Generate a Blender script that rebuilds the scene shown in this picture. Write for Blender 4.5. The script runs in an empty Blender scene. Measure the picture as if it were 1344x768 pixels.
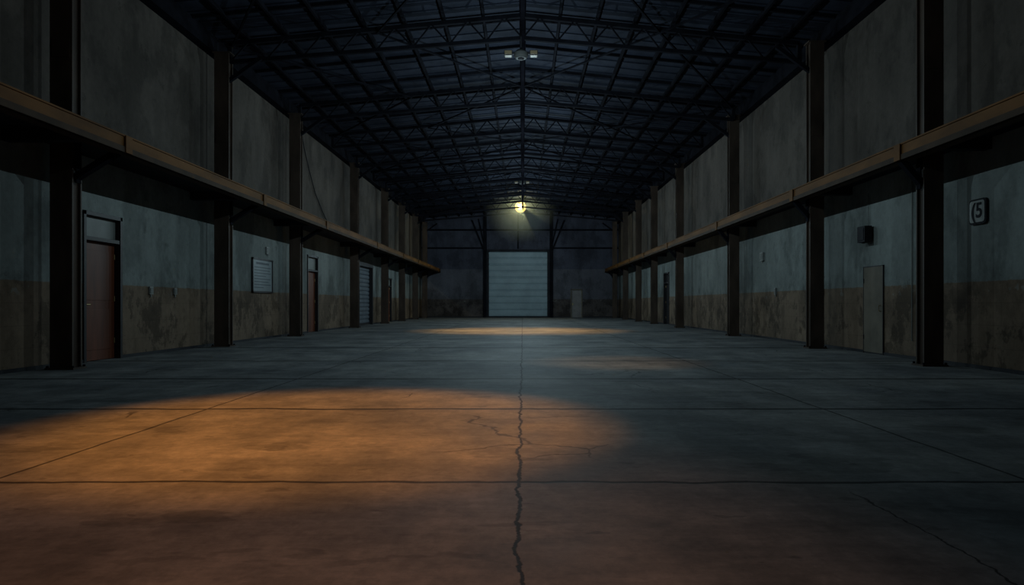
import bpy, bmesh, math, random
from mathutils import Vector, Matrix
random.seed(4)
S=bpy.context.scene
try:
    S.view_settings.view_transform='Standard'; S.view_settings.look='None'
except Exception: pass

XL,XR,YB,YF=-7.8,7.4,53.0,-4.0
EAVE,RIDGE=7.65,8.4
def roofz(x):
    return RIDGE-(RIDGE-EAVE)*(abs(x)/ (abs(XL) if x<0 else XR))

# ---------------- node helpers
def newmat(name):
    m=bpy.data.materials.new(name); m.use_nodes=True
    nt=m.node_tree; b=nt.nodes['Principled BSDF']
    return m,nt,b
def N(nt,t,**k):
    n=nt.nodes.new(t)
    for a,v in k.items(): setattr(n,a,v)
    return n
def setin(nt,s,v):
    if isinstance(v,(int,float,tuple,list)): s.default_value=v
    else: nt.links.new(v,s)
def M(nt,op,a,b=0.0,c=0.0,clamp=False):
    n=N(nt,'ShaderNodeMath',operation=op,use_clamp=clamp)
    setin(nt,n.inputs[0],a); setin(nt,n.inputs[1],b)
    if len(n.inputs)>2: setin(nt,n.inputs[2],c)
    return n.outputs[0]
def MIX(nt,f,a,b,mode='MIX'):
    n=N(nt,'ShaderNodeMix',data_type='RGBA',blend_type=mode)
    setin(nt,n.inputs[0],f)
    setin(nt,n.inputs[6],a if not isinstance(a,tuple) else (*a,1))
    setin(nt,n.inputs[7],b if not isinstance(b,tuple) else (*b,1))
    return n.outputs[2]
def SS(nt,v,a,b):
    n=N(nt,'ShaderNodeMapRange',interpolation_type='SMOOTHSTEP')
    setin(nt,n.inputs[0],v); n.inputs[1].default_value=a; n.inputs[2].default_value=b
    return n.outputs[0]
def NOISE(nt,vec,scale,detail=4,rough=.55,sc=(1,1,1),off=(0,0,0)):
    mp=N(nt,'ShaderNodeMapping'); nt.links.new(vec,mp.inputs[0])
    mp.inputs['Scale'].default_value=sc; mp.inputs['Location'].default_value=off
    n=N(nt,'ShaderNodeTexNoise'); nt.links.new(mp.outputs[0],n.inputs['Vector'])
    n.inputs['Scale'].default_value=scale; n.inputs['Detail'].default_value=detail
    n.inputs['Roughness'].default_value=rough
    return n.outputs[0]
def coords(nt):
    return N(nt,'ShaderNodeTexCoord').outputs['Object']
def hairline(nt,co,scale,width,off,lo,hi):
    # warped voronoi cell edges, kept only where a second noise is high
    wn=N(nt,'ShaderNodeTexNoise'); nt.links.new(co,wn.inputs['Vector']); wn.inputs['Scale'].default_value=2.2; wn.inputs['Detail'].default_value=4
    sub=N(nt,'ShaderNodeVectorMath',operation='SUBTRACT'); nt.links.new(wn.outputs[1],sub.inputs[0]); sub.inputs[1].default_value=(.5,.5,.5)
    scl=N(nt,'ShaderNodeVectorMath',operation='SCALE'); nt.links.new(sub.outputs[0],scl.inputs[0]); scl.inputs[3].default_value=.35
    ad=N(nt,'ShaderNodeVectorMath',operation='ADD'); nt.links.new(co,ad.inputs[0]); nt.links.new(scl.outputs[0],ad.inputs[1])
    ad2=N(nt,'ShaderNodeVectorMath',operation='ADD'); nt.links.new(ad.outputs[0],ad2.inputs[0]); ad2.inputs[1].default_value=off
    vo=N(nt,'ShaderNodeTexVoronoi',feature='DISTANCE_TO_EDGE'); nt.links.new(ad2.outputs[0],vo.inputs['Vector']); vo.inputs['Scale'].default_value=scale
    e=M(nt,'SUBTRACT',1,SS(nt,vo.outputs['Distance'],width*.3,width))
    k=NOISE(nt,co,.45,2,.5,(1,1,1),off)
    return M(nt,'MULTIPLY',e,SS(nt,k,lo,hi))
def paint(name,c,rough=.6,var=.35,metal=0,scale=2.0,sc=(1,1,1),spec=.3,bump=0):
    m,nt,b=newmat(name); co=coords(nt)
    n=NOISE(nt,co,scale,5,.6,sc)
    dark=tuple(v*(1-var) for v in c); lite=tuple(min(1,v*(1+var)) for v in c)
    col=MIX(nt,SS(nt,n,.3,.7),dark,lite)
    nt.links.new(col,b.inputs['Base Color'])
    b.inputs['Roughness'].default_value=rough; b.inputs['Metallic'].default_value=metal
    b.inputs['Specular IOR Level'].default_value=spec
    return m

def wallmat(name,up,mid,dado,wid=1.0):
    m,nt,b=newmat(name); co=coords(nt)
    sp=N(nt,'ShaderNodeSeparateXYZ'); nt.links.new(co,sp.inputs[0]); z=sp.outputs[2]
    big=NOISE(nt,co,.35,5,.6)
    streak=NOISE(nt,co,1.6,5,.6,(1,1,.18),(3,1,0))
    blot=NOISE(nt,co,.9,6,.65,(1,1,.7),(2,8,4))
    fine=NOISE(nt,co,9,5,.7)
    edge=NOISE(nt,co,5,4,.7,(1,1,1.5),(7,0,2))
    z1=M(nt,'ADD',z,M(nt,'MULTIPLY',M(nt,'SUBTRACT',edge,.5),.05))
    c=MIX(nt,SS(nt,z1,1.405,1.425),dado,mid)
    c=MIX(nt,SS(nt,z,3.72,3.74),c,up)
    v=M(nt,'ADD',M(nt,'MULTIPLY',SS(nt,big,.3,.7),.38),.66)
    v=M(nt,'MULTIPLY',v,M(nt,'ADD',M(nt,'MULTIPLY',SS(nt,streak,.35,.62),.20),.80))
    v=M(nt,'MULTIPLY',v,M(nt,'ADD',M(nt,'MULTIPLY',SS(nt,blot,.40,.52),.32),.72))
    v=M(nt,'MULTIPLY',v,M(nt,'ADD',M(nt,'MULTIPLY',fine,.6),.72))
    # damp, dirty patches rising from the floor
    dirt=NOISE(nt,co,1.3,7,.75,(1,1,.8),(1,5,2))
    low=M(nt,'MULTIPLY',SS(nt,M(nt,'SUBTRACT',2.0,z),0,1.1),SS(nt,dirt,.50,.56))
    v=M(nt,'MULTIPLY',v,M(nt,'SUBTRACT',1.0,M(nt,'MULTIPLY',low,.48)))
    # peeled paint spots above the paint line
    pe=NOISE(nt,co,2.6,5,.7,(1,1,1),(4,3,9))
    v=M(nt,'MULTIPLY',v,M(nt,'SUBTRACT',1.0,M(nt,'MULTIPLY',SS(nt,pe,.63,.65),.22)))
    sc=NOISE(nt,co,3.2,4,.6,(1,1,1),(9,9,1))
    band=M(nt,'MULTIPLY',SS(nt,M(nt,'SUBTRACT',.22,M(nt,'ABSOLUTE',M(nt,'SUBTRACT',z,1.38))),0,.1),SS(nt,sc,.62,.65))
    c=MIX(nt,M(nt,'MULTIPLY',band,.4),c,(.30,.31,.29))
    # block joints in the dado
    br=N(nt,'ShaderNodeTexBrick')
    cb=N(nt,'ShaderNodeCombineXYZ'); nt.links.new(M(nt,'ADD',sp.outputs[1],sp.outputs[0]),cb.inputs[0]); nt.links.new(z,cb.inputs[1])
    nt.links.new(cb.outputs[0],br.inputs['Vector'])
    br.inputs['Scale'].default_value=1; br.inputs['Brick Width'].default_value=.8; br.inputs['Row Height'].default_value=.355
    br.inputs['Mortar Size'].default_value=.008; br.inputs['Mortar Smooth'].default_value=.5
    mort=M(nt,'MULTIPLY',br.outputs['Fac'],SS(nt,M(nt,'SUBTRACT',1.41,z),0,.02))
    v=M(nt,'MULTIPLY',v,M(nt,'SUBTRACT',1.0,M(nt,'MULTIPLY',mort,.18)))
    mul=N(nt,'ShaderNodeVectorMath',operation='SCALE'); nt.links.new(c,mul.inputs[0]); nt.links.new(v,mul.inputs[3])
    nt.links.new(mul.outputs[0],b.inputs['Base Color'])
    b.inputs['Roughness'].default_value=.85; b.inputs['Specular IOR Level'].default_value=.15
    bn=N(nt,'ShaderNodeBump'); bn.inputs['Strength'].default_value=.35; bn.inputs['Distance'].default_value=.02
    nt.links.new(fine,bn.inputs['Height']); nt.links.new(bn.outputs[0],b.inputs['Normal'])
    return m

def floormat():
    m,nt,b=newmat('worn_concrete_floor'); co=coords(nt)
    sp=N(nt,'ShaderNodeSeparateXYZ'); nt.links.new(co,sp.inputs[0]); x,y=sp.outputs[0],sp.outputs[1]
    big=NOISE(nt,co,.5,6,.6); med=NOISE(nt,co,1.5,6,.65,(1,.6,1),(4,2,0)); fine=NOISE(nt,co,14,6,.75)
    scr=NOISE(nt,co,3,6,.75,(.25,1.6,1),(0,3,0))
    blo=NOISE(nt,co,3.2,6,.72,(1,.8,1),(6,1,0))
    c=MIX(nt,SS(nt,big,.35,.65),(.125,.132,.138),(.21,.215,.21))
    v=M(nt,'ADD',M(nt,'MULTIPLY',SS(nt,med,.35,.65),.30),.70)
    v=M(nt,'MULTIPLY',v,M(nt,'ADD',M(nt,'MULTIPLY',SS(nt,blo,.44,.54),.14),.88))
    v=M(nt,'MULTIPLY',v,M(nt,'ADD',M(nt,'MULTIPLY',scr,1.0),.50))
    v=M(nt,'MULTIPLY',v,M(nt,'ADD',M(nt,'MULTIPLY',fine,1.0),.50))
    st=NOISE(nt,co,1.7,4,.55,(.5,1,1),(11,4,0))
    v=M(nt,'MULTIPLY',v,M(nt,'SUBTRACT',1,M(nt,'MULTIPLY',SS(nt,st,.61,.63),.24)))
    st2=NOISE(nt,co,4.5,3,.5,(.6,1,1),(3,14,0))
    v=M(nt,'MULTIPLY',v,M(nt,'SUBTRACT',1,M(nt,'MULTIPLY',SS(nt,st2,.68,.70),.28)))
    w1=M(nt,'SUBTRACT',NOISE(nt,co,3.2,5,.65),.5)
    w2=M(nt,'SUBTRACT',NOISE(nt,co,1.1,3,.5,(1,1,1),(5,5,0)),.5)
    def line(cv,pos,w,a1,a2):
        d=M(nt,'SUBTRACT',cv,pos)
        d=M(nt,'ADD',d,M(nt,'MULTIPLY',w1,a1)); d=M(nt,'ADD',d,M(nt,'MULTIPLY',w2,a2))
        return M(nt,'SUBTRACT',1,SS(nt,M(nt,'ABSOLUTE',d),w*.35,w))
    acc=line(x,-.02,.015,.13,.06)
    for px in(-3.15,3.0): acc=M(nt,'MAXIMUM',acc,M(nt,'MULTIPLY',line(x,px,.018,.03,.05),.9))
    for py,w in((4.04,.030),(6.85,.055),(9.6,.075),(12.6,.09),(16.4,.11),(20.5,.12),(26,.12),(33,.14)):
        acc=M(nt,'MAXIMUM',acc,M(nt,'MULTIPLY',line(y,py,w,.06,.16),.95))
    mask=M(nt,'MULTIPLY',SS(nt,y,2.0,2.3),M(nt,'SUBTRACT',1,SS(nt,y,3.7,3.9)))
    acc=M(nt,'MAXIMUM',acc,M(nt,'MULTIPLY',M(nt,'MULTIPLY',line(x,1.85,.010,.14,.10),mask),.9))
    acc=M(nt,'MAXIMUM',acc,M(nt,'MULTIPLY',hairline(nt,co,.42,.006,(3.3,1.7,0),.55,.60),.65))
    acc=M(nt,'MULTIPLY',acc,M(nt,'ADD',M(nt,'MULTIPLY',fine,.6),.65),clamp=True)
    v=M(nt,'MULTIPLY',v,M(nt,'SUBTRACT',1,M(nt,'MULTIPLY',acc,.88)))
    mul=N(nt,'ShaderNodeVectorMath',operation='SCALE'); nt.links.new(c,mul.inputs[0]); nt.links.new(v,mul.inputs[3])
    nt.links.new(mul.outputs[0],b.inputs['Base Color'])
    nt.links.new(M(nt,'ADD',M(nt,'MULTIPLY',med,.2),.62),b.inputs['Roughness'])
    b.inputs['Specular IOR Level'].default_value=.07
    bn=N(nt,'ShaderNodeBump'); bn.inputs['Strength'].default_value=.2; bn.inputs['Distance'].default_value=.01
    h=M(nt,'SUBTRACT',M(nt,'MULTIPLY',fine,.4),acc)
    nt.links.new(h,bn.inputs['Height']); nt.links.new(bn.outputs[0],b.inputs['Normal'])
    return m

def emit(name,c,s):
    m,nt,b=newmat(name)
    b.inputs['Base Color'].default_value=(*c,1); b.inputs['Emission Color'].default_value=(*c,1); b.inputs['Emission Strength'].default_value=s
    return m

MW=wallmat('aged_wall_paint',(.112,.094,.080),(.215,.238,.228),(.20,.145,.102))
MBW=wallmat('end_wall_paint',(.075,.078,.105),(.120,.120,.142),(.10,.084,.080))
MF=floormat()
MSTEEL=paint('column_brown_steel',(.058,.040,.030),.6,.35,0,2,(1,1,.4),.2)
MBEAM=paint('beam_ochre_steel',(.130,.057,.016),.7,.3,0,2.5,(1,.3,1),.10)
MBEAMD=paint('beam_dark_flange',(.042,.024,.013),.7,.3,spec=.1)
MDARK=paint('dark_steel',(.020,.020,.024),.7,.3,spec=.1)
MTRUSS=paint('truss_steel',(.009,.0095,.013),.9,.3,spec=.02)
MRIDGE=paint('ridge_steel',(.005,.005,.007),.95,.2,spec=.0)
MROOF=paint('roof_sheet',(.021,.025,.037),.8,.35,0,1.0,spec=.04)
MDOOR=paint('mahogany_door',(.125,.034,.014),.5,.35,0,3,(1,1,.15))
MFRAME=paint('black_frame',(.018,.016,.018),.5,.2)
MTRANS=paint('transom_panel',(.15,.16,.15),.5,.2)
MSHUT=paint('shutter_pale_steel',(.27,.35,.385),.5,.12,0,1.2)
MSHD=paint('shutter_blue_grey',(.11,.13,.155),.45,.2)
MPLATE=paint('light_grey_plastic',(.24,.25,.24),.5,.12)
MPD=paint('fixture_grey',(.08,.082,.08),.6,.12,spec=.1)
MBOARD=paint('notice_board_face',(.20,.235,.25),.45,.1)
MINK=paint('ink_lines',(.07,.09,.11),.6,.1)
MDIM=paint('panel_door_paint',(.135,.115,.088),.7,.2)
MBDOOR=paint('end_door_paint',(.21,.195,.19),.7,.15)
MBRASS=paint('brass_handle',(.45,.34,.16),.35,.1,.8)
MCREAM=paint('fixture_cream',(.20,.15,.09),.5,.1)
MBASE=paint('base_black',(.02,.02,.024),.7,.2)

# ---------------- mesh builder
class MB:
    def __init__(s,name,mats,T=None):
        s.bm=bmesh.new(); s.name=name; s.mats=mats; s.T=T or (lambda p:p)
    def add(s,verts,faces,mi=0,smooth=False):
        vs=[s.bm.verts.new(s.T(Vector(v))) for v in verts]
        for f in faces:
            try:
                q=s.bm.faces.new([vs[i] for i in f]); q.material_index=mi; q.smooth=smooth
            except ValueError: pass
        return vs
    def box(s,a,b,mi=0):
        x0,y0,z0=[min(a[i],b[i]) for i in range(3)]; x1,y1,z1=[max(a[i],b[i]) for i in range(3)]
        v=[(x0,y0,z0),(x1,y0,z0),(x1,y1,z0),(x0,y1,z0),(x0,y0,z1),(x1,y0,z1),(x1,y1,z1),(x0,y1,z1)]
        s.add(v,[(0,3,2,1),(4,5,6,7),(0,1,5,4),(1,2,6,5),(2,3,7,6),(3,0,4,7)],mi)
    def bar(s,p,q,w,h,mi=0,up=(0,0,1)):
        p=Vector(p);q=Vector(q);d=(q-p).normalized();u=Vector(up)
        r=d.cross(u)
        if r.length<1e-4: r=d.cross(Vector((0,1,0)))
        r.normalize();u=r.cross(d).normalized()
        v=[]
        for e in(p,q):
            for a,b in((-1,-1),(1,-1),(1,1),(-1,1)): v.append(e+r*a*w/2+u*b*h/2)
        s.add(v,[(0,3,2,1),(4,5,6,7),(0,1,5,4),(1,2,6,5),(2,3,7,6),(3,0,4,7)],mi)
    def tube(s,pts,r,n=8,mi=0):
        pts=[Vector(p) for p in pts]; rings=[]
        for i,p in enumerate(pts):
            d=(pts[min(i+1,len(pts)-1)]-pts[max(i-1,0)]).normalized()
            a=d.cross(Vector((0,0,1)))
            if a.length<1e-3:a=d.cross(Vector((0,1,0)))
            a.normalize();b=d.cross(a)
            rings.append([p+a*r*math.cos(t*2*math.pi/n)+b*r*math.sin(t*2*math.pi/n) for t in range(n)])
        v=[q for R in rings for q in R];f=[]
        for i in range(len(pts)-1):
            for t in range(n):
                f.append((i*n+t,i*n+(t+1)%n,(i+1)*n+(t+1)%n,(i+1)*n+t))
        f.append(tuple(range(n)));f.append(tuple((len(pts)-1)*n+t for t in range(n)))
        s.add(v,f,mi,False)
    def lathe(s,c,prof,n=24,mi=0):
        c=Vector(c);v=[]
        for r,z in prof:
            for t in range(n):
                a=t*2*math.pi/n
                v.append(c+Vector((r*math.cos(a),r*math.sin(a),z)))
        f=[]
        for i in range(len(prof)-1):
            for t in range(n): f.append((i*n+t,i*n+(t+1)%n,(i+1)*n+(t+1)%n,(i+1)*n+t))
        f.append(tuple(range(n)));f.append(tuple((len(prof)-1)*n+t for t in range(n)))
        s.add(v,f,mi,True)
    def done(s,bevel=0):
        bmesh.ops.recalc_face_normals(s.bm,faces=s.bm.faces[:])
        me=bpy.data.meshes.new(s.name); s.bm.to_mesh(me); s.bm.free()
        for m in s.mats: me.materials.append(m)
        o=bpy.data.objects.new(s.name,me); S.collection.objects.link(o)
        if bevel:
            md=o.modifiers.new('bevel','BEVEL'); md.width=bevel; md.segments=2; md.limit_method='ANGLE'
        return o
TL=lambda p:Vector((XL+p.y,p.x,p.z))   # local: x=along wall, y=out into room
TR=lambda p:Vector((XR-p.y,p.x,p.z))
TB=lambda p:Vector((p.x,YB-p.y,p.z))

# ---------------- shell
f=MB('floor',[MF]); f.box((XL-.3,YF-.3,-.2),(XR+.3,YB+.3,0)); f.done()
def wall(name,T,u0,u1,ztop,ops,mat):
    w=MB(name,[mat],T); TH=.3; u=u0
    for a,b,zt in sorted(ops):
        w.box((u,-TH,0),(a,0,ztop)); w.box((a,-TH,zt),(b,0,ztop)); w.box((a,-TH,0),(b,-TH+.04,zt)); u=b
    w.box((u,-TH,0),(u1,0,ztop)); return w.done()
OL=[(12.15,13.32,2.72),(24.8,26.1,2.84),(32.4,35.3,2.9),(39.6,40.7,2.56)]
OR=[(34.6,35.9,2.66)]
wall('wall_left',TL,YF,YB,EAVE+.02,OL,MW)
wall('wall_right',TR,YF,YB,EAVE+.02,OR,MW)
def gable(name,y0,y1,mat,holes=()):
    w=MB(name,[mat])
    xs=sorted(set([XL-.3,0,XR+.3]+[h for a in holes for h in a[:2]]))
    for a,b in zip(xs[:-1],xs[1:]):
        z0=0
        for h in holes:
            if a>=h[0]-1e-6 and b<=h[1]+1e-6: z0=h[2]
        za=roofz(max(XL,min(XR,a)))+.02; zb=roofz(max(XL,min(XR,b)))+.02
        v=[(a,y0,z0),(b,y0,z0),(b,y1,z0),(a,y1,z0),(a,y0,za),(b,y0,zb),(b,y1,zb),(a,y1,za)]
        w.add(v,[(0,3,2,1),(4,5,6,7),(0,1,5,4),(1,2,6,5),(2,3,7,6),(3,0,4,7)])
        if z0>0: w.box((a,y1-.04,0),(b,y1,z0))
    return w.done()
gable('wall_back',YB,YB+.3,MBW,[(-2.71,2.0,5.1),(3.71,4.62,2.2)])
gable('wall_front',YF-.3,YF,MW)

# roof with ribbed sheeting
r=MB('ceiling',[MROOF])
def roofslab(xa,xb):
    za,zb=roofz(xa),roofz(xb)
    v=[(xa,YF-.3,za),(xb,YF-.3,zb),(xb,YB+.3,zb),(xa,YB+.3,za),(xa,YF-.3,za+.15),(xb,YF-.3,zb+.15),(xb,YB+.3,zb+.15),(xa,YB+.3,za+.15)]
    r.add(v,[(0,3,2,1),(4,5,6,7),(0,1,5,4),(1,2,6,5),(2,3,7,6),(3,0,4,7)])
roofslab(XL-.0,0);roofslab(0,XR)
y=YF+.3
while y<YB-.2:
    for a,b in((XL+.05,-.02),(.02,XR-.05)):
        r.bar((a,y,roofz(a)-.012),(b,y,roofz(b)-.012),.05,.03)
    y+=.55
r.done()

COLL=[-1.0,5.2,10.96,16.8,22.2,30.0,36.6,41.8,47.0,51.6]
COLR=[-1.0,5.5,11.53,16.1,22.4,30.1,35.95,40.8,46.0,51.4]
# purlins
p=MB('roof_purlins',[MTRUSS])
for sgn,X in((-1,-XL),(1,XR)):
    for i in range(1,8):
        x=sgn*X*i/8; z=roofz(x)-.075
        p.bar((x,YF,z),(x,YB,z),.06,.10)
y=YF+1.2
while y<YB-.5:
    for a,b in((XL+.1,-.05),(.05,XR-.1)):
        p.bar((a,y,roofz(a)-.05),(b,y,roofz(b)-.05),.06,.07)
    y+=1.85
p.done()
rb=MB('ridge_beam',[MRIDGE])
rb.box((-.08,YF,RIDGE-.22),(.08,YB,RIDGE-.04)); rb.box((-.05,YF,RIDGE-.84),(.05,YB,RIDGE-.76))
y=YF+1
while y<YB: 
    rb.bar((0,y,RIDGE-.8),(0,y,RIDGE-.15),.05,.05,up=(0,1,0)); y+=2.8
rb.done()
for nm,x in(('trim_1',XL+.12),('trim_2',XR-.12)):
    e=MB(nm,[MTRUSS]); e.box((x-.12,YF,EAVE-.42),(x+.12,YB,EAVE-.02)); e.done()
# trusses
tz=[-1.0,5.2,11.2,17.0,22.3,26.2,30.0,33.4,36.4,39.2,41.4,44.0,46.6,49.4]
for ty in tz:
    t=MB('roof_truss',[MTRUSS])
    xa,xb=-7.25,6.85
    for s0,xe in((-1,xa),(1,xb)):
        top=lambda k:Vector((xe*k,ty,roofz(xe*k)-.20))
        bot=lambda k:Vector((xe*k,ty,roofz(xe*k)-.20-.46-.10*(1-k)))
        t.bar(top(0),top(1),.10,.10); t.bar(bot(0),bot(1),.09,.09)
        n=8
        for i in range(n):
            a,b=i/n,(i+1)/n; mid=(a+b)/2
            t.bar(bot(a),top(mid),.035,.035,up=(0,1,0)); t.bar(top(mid),bot(b),.035,.035,up=(0,1,0))
        t.bar(top(1),bot(1),.10,.10,up=(0,1,0))
    t.done()
b=MB('roof_cross_bracing',[MTRUSS])
for y0,y1 in zip(tz[:-1:1],tz[1::1]):
    for xa,xb in((-7.2,-3.6),(-3.6,0),(0,3.4),(3.4,6.8)):
        za,zb=roofz(xa)-.28,roofz(xb)-.28
        if (tz.index(y0)+int(abs(xa)))%2==0: b.bar((xa,y0,za),(xb,y1,zb),.045,.045)
        else: b.bar((xa,y1,za),(xb,y0,zb),.045,.045)
b.done()

# ---------------- columns
def column(y,side):
    inner=-7.2 if side<0 else 6.75; w=.36 if side<0 else .33; outer=inner+side*w
    c=MB('steel_column',[MSTEEL,MTRUSS]); d=.24
    y0=y; top=EAVE-.45
    c.box((inner,y0,0),(outer,y0+.03,top)); c.box((inner,y0+d-.03,0),(outer,y0+d,top))
    m=inner+side*.06
    c.box((m-.015,y0+.03,0),(m+.015,y0+d-.03,top)); m=outer-side*.06; c.box((m-.015,y0+.03,0),(m+.015,y0+d-.03,top))
    c.box((inner-side*.05,y0-.05,0),(outer+side*.05,y0+d+.05,.03))
    c.box((inner+side*.04,y0-.012,5.0),(outer-side*.04,y0,5.3))
    ym=y0+.12
    bx=-6.55 if side<0 else 6.42
    c.bar((inner+side*.03,ym,3.08),(bx,ym,3.50),.12,.10,1)
    c.box((inner-side*.005,ym-.06,3.0),(inner-side*.03,ym+.06,3.72),1)
    c.bar((inner+side*.05,ym,6.55),(inner-side*.75,ym,roofz(inner-side*.75)-.66),.09,.09,1)
    c.box((inner-side*.04,y0-.03,top),(outer+side*.04,y0+d+.03,top+.03))
    for bx_ in(inner-side*.02,outer+side*.02):
        for by in(y0-.025,y0+d+.025): c.box((bx_-.015,by-.015,.03),(bx_+.015,by+.015,.06),1)
    return c.done()
for y in COLL: column(y,-1)
for y in COLR: column(y,1)

# ---------------- crane ledge
def ledge(side,cols):
    T=(lambda p:Vector((p.x*side,p.y,p.z)))
    wl=-XL if side<0 else XR
    l=MB('crane_rail_ledge',[MBEAM,MBEAMD,MDARK],T); B=6.36
    l.box((B,YF,3.56),(B+.03,YB,3.74),0)
    l.box((B-.02,YF,3.725),(B+.22,YB,3.75),0)
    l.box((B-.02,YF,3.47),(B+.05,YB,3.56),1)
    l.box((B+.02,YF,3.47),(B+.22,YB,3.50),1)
    l.box((B+.22,YF,3.68),(wl,YB,3.73),2)
    for y in cols:
        if y-.75>YF: l.box((B+.05,y-.72,3.50),(wl,y-.54,3.68),2)
        l.box((B-.035,y-.02,3.47),(B-.02,y+.16,3.74),0)
    return l.done()
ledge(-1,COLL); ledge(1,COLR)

# ---------------- baseboards
for nm,T,ops in(('baseboard_left',TL,OL),('baseboard_right',TR,OR)):
    bb=MB(nm,[MBASE],T); u=YF
    for a,b_,_ in ops+[(YB,YB,0)]:
        bb.box((u,0,0),(a,.02,.06)); u=b_
    bb.done()
bb=MB('baseboard_back',[MBASE],TB)
for a,b_ in((XL,-2.9),(2.2,3.65),(4.7,XR)): bb.box((a,0,0),(b_,.02,.09))
bb.done()

# ---------------- doors
def door(name,T,u0,u1,h,ztop,mats,hinge=1,transom=True):
    d=MB(name,mats,T); fr=.07     # mats: leaf, frame, transom, brass
    d.box((u0,-.24,0),(u0+fr,.03,ztop),1); d.box((u1-fr,-.24,0),(u1,.03,ztop),1); d.box((u0,-.24,ztop-fr),(u1,.03,ztop),1)
    if transom:
        d.box((u0+fr,-.24,h),(u1-fr,.02,h+fr),1)
        d.box((u0+fr,-.10,h+fr),(u1-fr,-.07,ztop-fr),2)
    a,b_=u0+fr,u1-fr; t=h if transom else ztop-fr
    d.box((a,-.14,.01),(b_,-.09,t),0)
    w=b_-a
    for z0,z1 in((.2,.95),(1.12,t-.16)):
        d.box((a+w*.12,-.09,z0),(a+w*.88,-.082,z1),0)
    hu=a+.09 if hinge>0 else b_-.09
    d.box((hu-.025,-.09,.92),(hu+.025,-.08,1.12),3)
    d.tube([(hu,-.08,1.04),(hu,-.03,1.04),(hu+hinge*.11,-.03,1.04)],.011,8,3)
    hh=b_-.01 if hinge>0 else a+.01
    for z in(.3,1.1,1.9): d.tube([(hh,-.085,z),(hh,-.085,z+.1)],.012,8,3)
    return d.done(.004)
door('door_1',TL,12.15,13.32,2.20,2.72,[MDOOR,MFRAME,MTRANS,MBRASS])
door('door_2',TL,24.8,26.1,2.25,2.84,[MDOOR,MFRAME,MTRANS,MBRASS])
door('door_3',TL,39.6,40.7,2.05,2.56,[MDOOR,MFRAME,MTRANS,MBRASS])
door('door_4',TR,34.6,35.9,2.1,2.66,[MFRAME,MFRAME,MFRAME,MBRASS])
door('door_5',TB,3.71,4.62,2.0,2.2,[MBDOOR,MDIM,MBDOOR,MBRASS],transom=False)
d=MB('door_6',[MDIM,MFRAME,MBRASS],TR)
d.box((14.05,0,.03),(14.83,.025,1.83),0)
for a in((14.03,0,0,14.05,.03,1.85),(14.83,0,0,14.85,.03,1.85),(14.03,0,1.83,14.85,.03,1.85)): d.box(a[:3],a[3:],1)
d.tube([(14.13,.025,.9),(14.13,.06,.9),(14.13,.06,1.02),(14.13,.025,1.02)],.01,8,2)
for z in(.3,1.5): d.tube([(14.82,.03,z),(14.82,.03,z+.09)],.012,8,1)
d.done()

# roller shutters
def shutter(name,T,u0,u1,zt,pitch,mats,depth=.14,fr=.12):
    s=MB(name,mats,T)
    n=int(round((zt-.08)/pitch)); 
    for i in range(n):
        z0=.08+i*(zt-.08)/n; z1=.08+(i+1)*(zt-.08)/n; hgt=z1-z0
        prof=[(-depth,0),(-depth+.012,.0),(-depth+.05,.18),(-depth+.055,.5),(-depth+.05,.82),(-depth+.012,.93),(-depth+.012,1.0),(-depth,1.0)]
        v=[(u0,a,z0+b*hgt) for a,b in prof]+[(u1,a,z0+b*hgt) for a,b in prof]; k=len(prof)
        fs=[(j,(j+1)%k,k+(j+1)%k,k+j) for j in range(k)]+[tuple(range(k)),tuple(range(k,2*k))]
        s.add(v,fs,0)
    s.box((u0,-depth-.02,0),(u1,-depth+.08,.10),1)
    s.box((u0-fr*.5,-.2,0),(u0+fr*.5,.09,zt+.1),1); s.box((u1-fr*.5,-.2,0),(u1+fr*.5,.09,zt+.1),1)
    s.box((u0-fr*.5,-.2,zt-.02),(u1+fr*.5,.10,zt+.16),1)
    return s.done()
shutter('roller_shutter_door',TB,-2.71,2.0,5.1,.50,[MSHUT,MDARK],fr=.2)
shutter('roller_shutter_door',TL,32.4,35.3,2.9,.20,[MSHD,MFRAME])

# end-wall framing
e=MB('end_wall_steel_frame',[MTRUSS],TB)
for x in(-2.9,2.2): 
    e.box((x-.12,.0,0),(x+.12,.22,roofz(x)-.02))
for x,s in((-2.9,-1),(2.2,1)):
    e.bar((x,.14,5.0),(x+s*1.0,.14,7.5),.12,.10); e.bar((x,.14,5.3),(x+s*.5,.14,7.6),.08,.08)
for z in(5.3,6.7):
    e.box((XL,.02,z),(-3.0,.14,z+.12)); e.box((2.3,.02,z),(XR,.14,z+.12))
e.box((-2.8,.02,6.7),(2.1,.14,6.82))
e.box((-.42,.02,5.3),(-.30,.12,8.1))
e.done()

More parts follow.
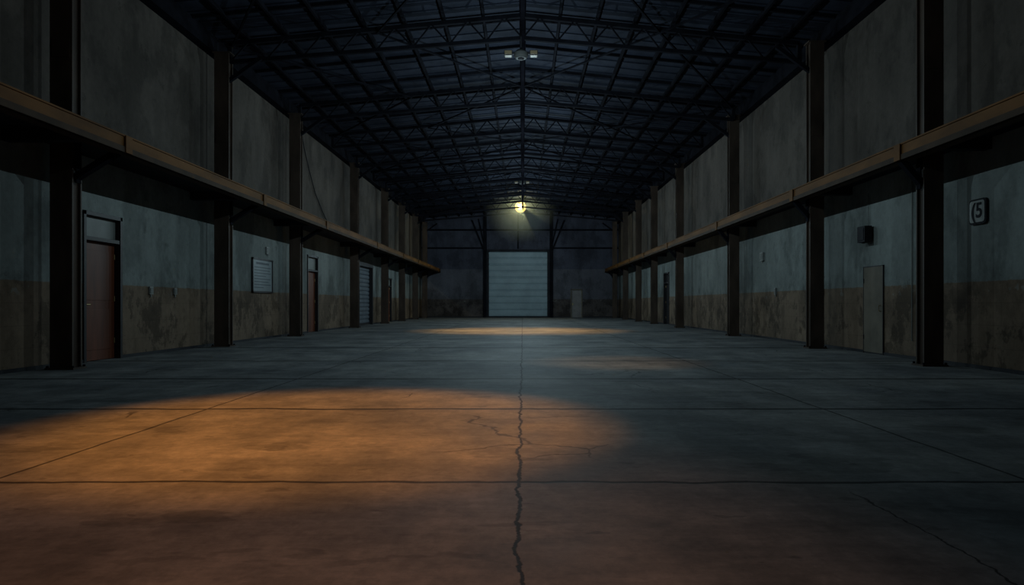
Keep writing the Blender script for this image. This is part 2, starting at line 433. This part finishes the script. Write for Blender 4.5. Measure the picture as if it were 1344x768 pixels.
# ---------------- small wall things
n=MB('notice_board',[MBOARD,MFRAME,MINK],TL)
n.box((19.75,0.002,1.42),(21.25,.03,2.36),0)
for a in((19.70,0.002,1.38,19.76,.05,2.40),(21.24,0.002,1.38,21.30,.05,2.40),(19.70,0.002,1.38,21.30,.05,1.43),(19.70,0.002,2.35,21.30,.05,2.40)): n.box(a[:3],a[3:],1)
n.box((20.0,.03,2.22),(21.0,.033,2.28),2)
for i in range(8):
    z=2.12-i*.085; L=[1.28,1.2,1.28,.9,1.25,1.1,1.28,.7][i]
    n.box((19.86,.03,z),(19.86+L,.033,z+.022),2)
n.done()
def wbox(name,T,u,z,w,h,dp,mats,lid=True):
    q=MB(name,mats,T)
    q.box((u-w/2,0,z-h/2),(u+w/2,dp,z+h/2),0)
    if lid:
        q.box((u-w*.38,dp,z-h*.38),(u+w*.38,dp+.008,z+h*.38),len(mats)-1)
        q.tube([(u,dp*.5,z-h/2),(u,dp*.5,z-h/2-.06)],.015,8,0)
    return q.done(.006)
wbox('wall_vent',TL,20.9,2.67,.26,.22,.05,[MPLATE,MTRANS])
wbox('light_switch',TL,14.35,1.33,.14,.16,.04,[MPLATE,MTRANS])
wbox('light_switch',TL,15.35,1.33,.12,.14,.04,[MPLATE,MTRANS])
wbox('light_switch',TL,24.1,1.5,.14,.18,.05,[MPLATE,MTRANS])
wbox('light_switch',TR,16.9,1.35,.14,.16,.04,[MPLATE,MTRANS])
wbox('junction_box',TR,21.1,2.5,.26,.26,.07,[MPLATE,MTRANS])
wbox('fire_alarm_box',TR,20.0,1.42,.1,.2,.05,[MPLATE,MTRANS])
q=MB('wall_speaker',[MDARK,MPD],TR)
q.box((14.44,.04,2.36),(14.76,.20,2.70),0); q.box((14.48,.20,2.40),(14.72,.21,2.66),0); q.box((14.54,0,2.45),(14.66,.05,2.60),1)
q.box((14.80,0,2.38),(14.96,.06,2.66),1); q.done(.01)
q=MB('wall_sign_plaque',[MDARK,MPLATE],TR)
def rrect(u0,u1,z0,z1,r,y0,y1,mi):
    pts=[]
    for cx,cz,a0 in((u1-r,z1-r,0),(u0+r,z1-r,90),(u0+r,z0+r,180),(u1-r,z0+r,270)):
        for k in range(6):
            a=math.radians(a0+k*18); pts.append((cx+r*math.cos(a),cz+r*math.sin(a)))
    k=len(pts); v=[(a,y0,b) for a,b in pts]+[(a,y1,b) for a,b in pts]
    q.add(v,[(j,(j+1)%k,k+(j+1)%k,k+j) for j in range(k)]+[tuple(range(k)),tuple(range(k,2*k))],mi)
rrect(10.88,11.30,2.34,2.75,.06,0,.045,0); rrect(10.91,11.27,2.37,2.72,.05,.045,.055,1)
q_o=q.done()
tc=bpy.data.curves.new('plaque_lettering','FONT'); tc.body='(5'; tc.size=.34; tc.extrude=.004; tc.align_x='CENTER'; tc.align_y='CENTER'; tc.offset=.006
to=bpy.data.objects.new('lettering',tc); S.collection.objects.link(to); tc.materials.append(MDARK)
to.matrix_world=Matrix(((0,0,-1,XR-.058),(-1,0,0,11.09),(0,1,0,2.55),(0,0,0,1)))
to.parent=q_o

# conduits and cables
q=MB('wall_conduit',[MTRANS],TR); q.tube([(13.0,.02,.35),(13.0,.02,2.0),(13.0,.02,3.4)],.010); q.done()
q=MB('wall_conduit',[MTRANS],TR); q.tube([(14.62,.03,2.72),(14.62,.03,3.4)],.008); q.done()
q=MB('hanging_cable',[MDARK],TL)
q.tube([(24.0,.05,7.2),(24.3,.05,6.6),(24.9,.05,5.9),(25.6,.05,5.2),(26.6,.05,4.6),(27.6,.05,4.1),(28.0,.05,3.80)],.018); q.done()
q=MB('downpipe',[MTRANS],TR); q.tube([(47.9,.12,0),(47.9,.12,3.5)],.06,12); q.done()

# ---------------- lamps
def flood(y,z,sc=1.0):
    q=MB('ceiling_light_fixture',[MDARK,MCREAM,MPD])
    q.tube([(-.04,y,z+.1),(-.04,y,roofz(0)-.8)],.02)
    q.lathe((-.04,y,z-.06),[(.02,-.07),(.13,-.06),(.17,-.01),(.17,.07),(.10,.14),(.03,.17)],20,2)
    q.lathe((-.04,y,z-.10),[(.01,-.06),(.07,-.05),(.08,-.02)],16,0)
    q.bar((-.42,y,z),(.34,y,z),.05,.04,0)
    for s in(-1,1):
        cx=-.04+s*.31
        q.box((cx-.10,y-.10,z-.06),(cx+.10,y+.10,z+.05),0); q.box((cx-.085,y-.12,z-.05),(cx+.085,y-.10,z+.035),1)
        q.box((cx-.08,y-.08,z-.07),(cx+.08,y+.08,z-.06),1)
    return q.done(.006)
flood(16.7,7.15); flood(37.6,7.75)
LY,LZ=47.6,7.78
MG=emit('warm_lamp_glass',(1,.66,.14),1.25)
q=MB('pendant_lamp',[MDARK,MG])
q.tube([(-.15,LY,LZ+.40),(-.15,LY,roofz(0)-.02)],.025)
q.lathe((-.15,LY,LZ),[(.20,.29),(.18,.36),(.10,.42),(.02,.44)],20,0)
prof=[(max(.01,.38*math.sin(math.radians(a))),-.38*math.cos(math.radians(a))) for a in range(0,141,10)]
q.lathe((-.15,LY,LZ),prof,24,1); lamp=q.done()
# scattering sphere added around the lamp to make its glow halo
hz=bpy.data.materials.new('lamp_glow_scatter'); hz.use_nodes=True; nt=hz.node_tree; nt.nodes.clear()
out=nt.nodes.new('ShaderNodeOutputMaterial'); vs=nt.nodes.new('ShaderNodeVolumeScatter')
vs.inputs['Color'].default_value=(.9,1,.85,1); vs.inputs['Anisotropy'].default_value=0.0
tcn=nt.nodes.new('ShaderNodeTexCoord'); ln=nt.nodes.new('ShaderNodeVectorMath'); ln.operation='LENGTH'
nt.links.new(tcn.outputs['Object'],ln.inputs[0])
den=M(nt,'MULTIPLY',M(nt,'SUBTRACT',1,SS(nt,ln.outputs['Value'],.2,2.8)),.10)
nt.links.new(den,vs.inputs['Density']); nt.links.new(vs.outputs[0],out.inputs['Volume'])
bm=bmesh.new(); bmesh.ops.create_icosphere(bm,subdivisions=4,radius=2.8)
me=bpy.data.meshes.new('lamp_glow_volume'); bm.to_mesh(me); bm.free(); me.materials.append(hz)
ho=bpy.data.objects.new('lamp_glow_volume',me); S.collection.objects.link(ho); ho.location=(-.15,LY,LZ); ho.parent=lamp

# ---------------- lights
def spot(name,loc,tgt,angle,blend,power,col,r=0.0):
    l=bpy.data.lights.new(name,'SPOT'); l.energy=power; l.color=col; l.spot_size=math.radians(angle); l.spot_blend=blend; l.shadow_soft_size=r
    o=bpy.data.objects.new(name,l); S.collection.objects.link(o); o.location=loc
    o.rotation_euler=(Vector(tgt)-Vector(loc)).to_track_quat('-Z','Y').to_euler(); return o
def point(name,loc,power,col,r=0.0):
    l=bpy.data.lights.new(name,'POINT'); l.energy=power; l.color=col; l.shadow_soft_size=r
    o=bpy.data.objects.new(name,l); S.collection.objects.link(o); o.location=loc; return o
COOL=(.66,.90,1.0)
for y,pw in((8.5,90),(13.8,210),(19.5,250),(26,280),(33.2,290),(39.2,290),(44.5,250)):
    point('cool_fill_light',(0.0,y,5.3),pw,COOL)  # added unseen fill lights along the aisle, no fixtures belong to them
OR_=(1,.34,.03)
spot('orange_floodlight',(-1.75,6.2,7.0),(-1.75,6.05,0),44,.6,2250,OR_)
spot('orange_floodlight',(-2.2,2.6,7.0),(-2.2,2.6,0),66,.9,620,(1,.38,.16))
spot('orange_floodlight',(1.7,12.5,7.0),(1.7,12.4,0),30,.9,420,(1,.48,.12))
spot('amber_floodlight',(-.1,27,7.2),(-.1,27,0),68,.85,3600,(1,.50,.11))
point('pendant_glow',(-.15,LY-.45,LZ-.02),180,(1.0,.95,.55),0.0)

w=bpy.data.worlds.new('night'); S.world=w; w.use_nodes=True
w.node_tree.nodes['Background'].inputs[0].default_value=(.02,.03,.05,1); w.node_tree.nodes['Background'].inputs[1].default_value=.5

cam=bpy.data.cameras.new('camera'); co=bpy.data.objects.new('camera',cam); S.collection.objects.link(co)
co.location=(0,0,1.05); co.rotation_euler=(math.radians(90),0,0)
cam.sensor_width=36; cam.lens=900/1344*36; cam.shift_x=-14/1344; cam.shift_y=15/1344; cam.clip_end=200
S.camera=co
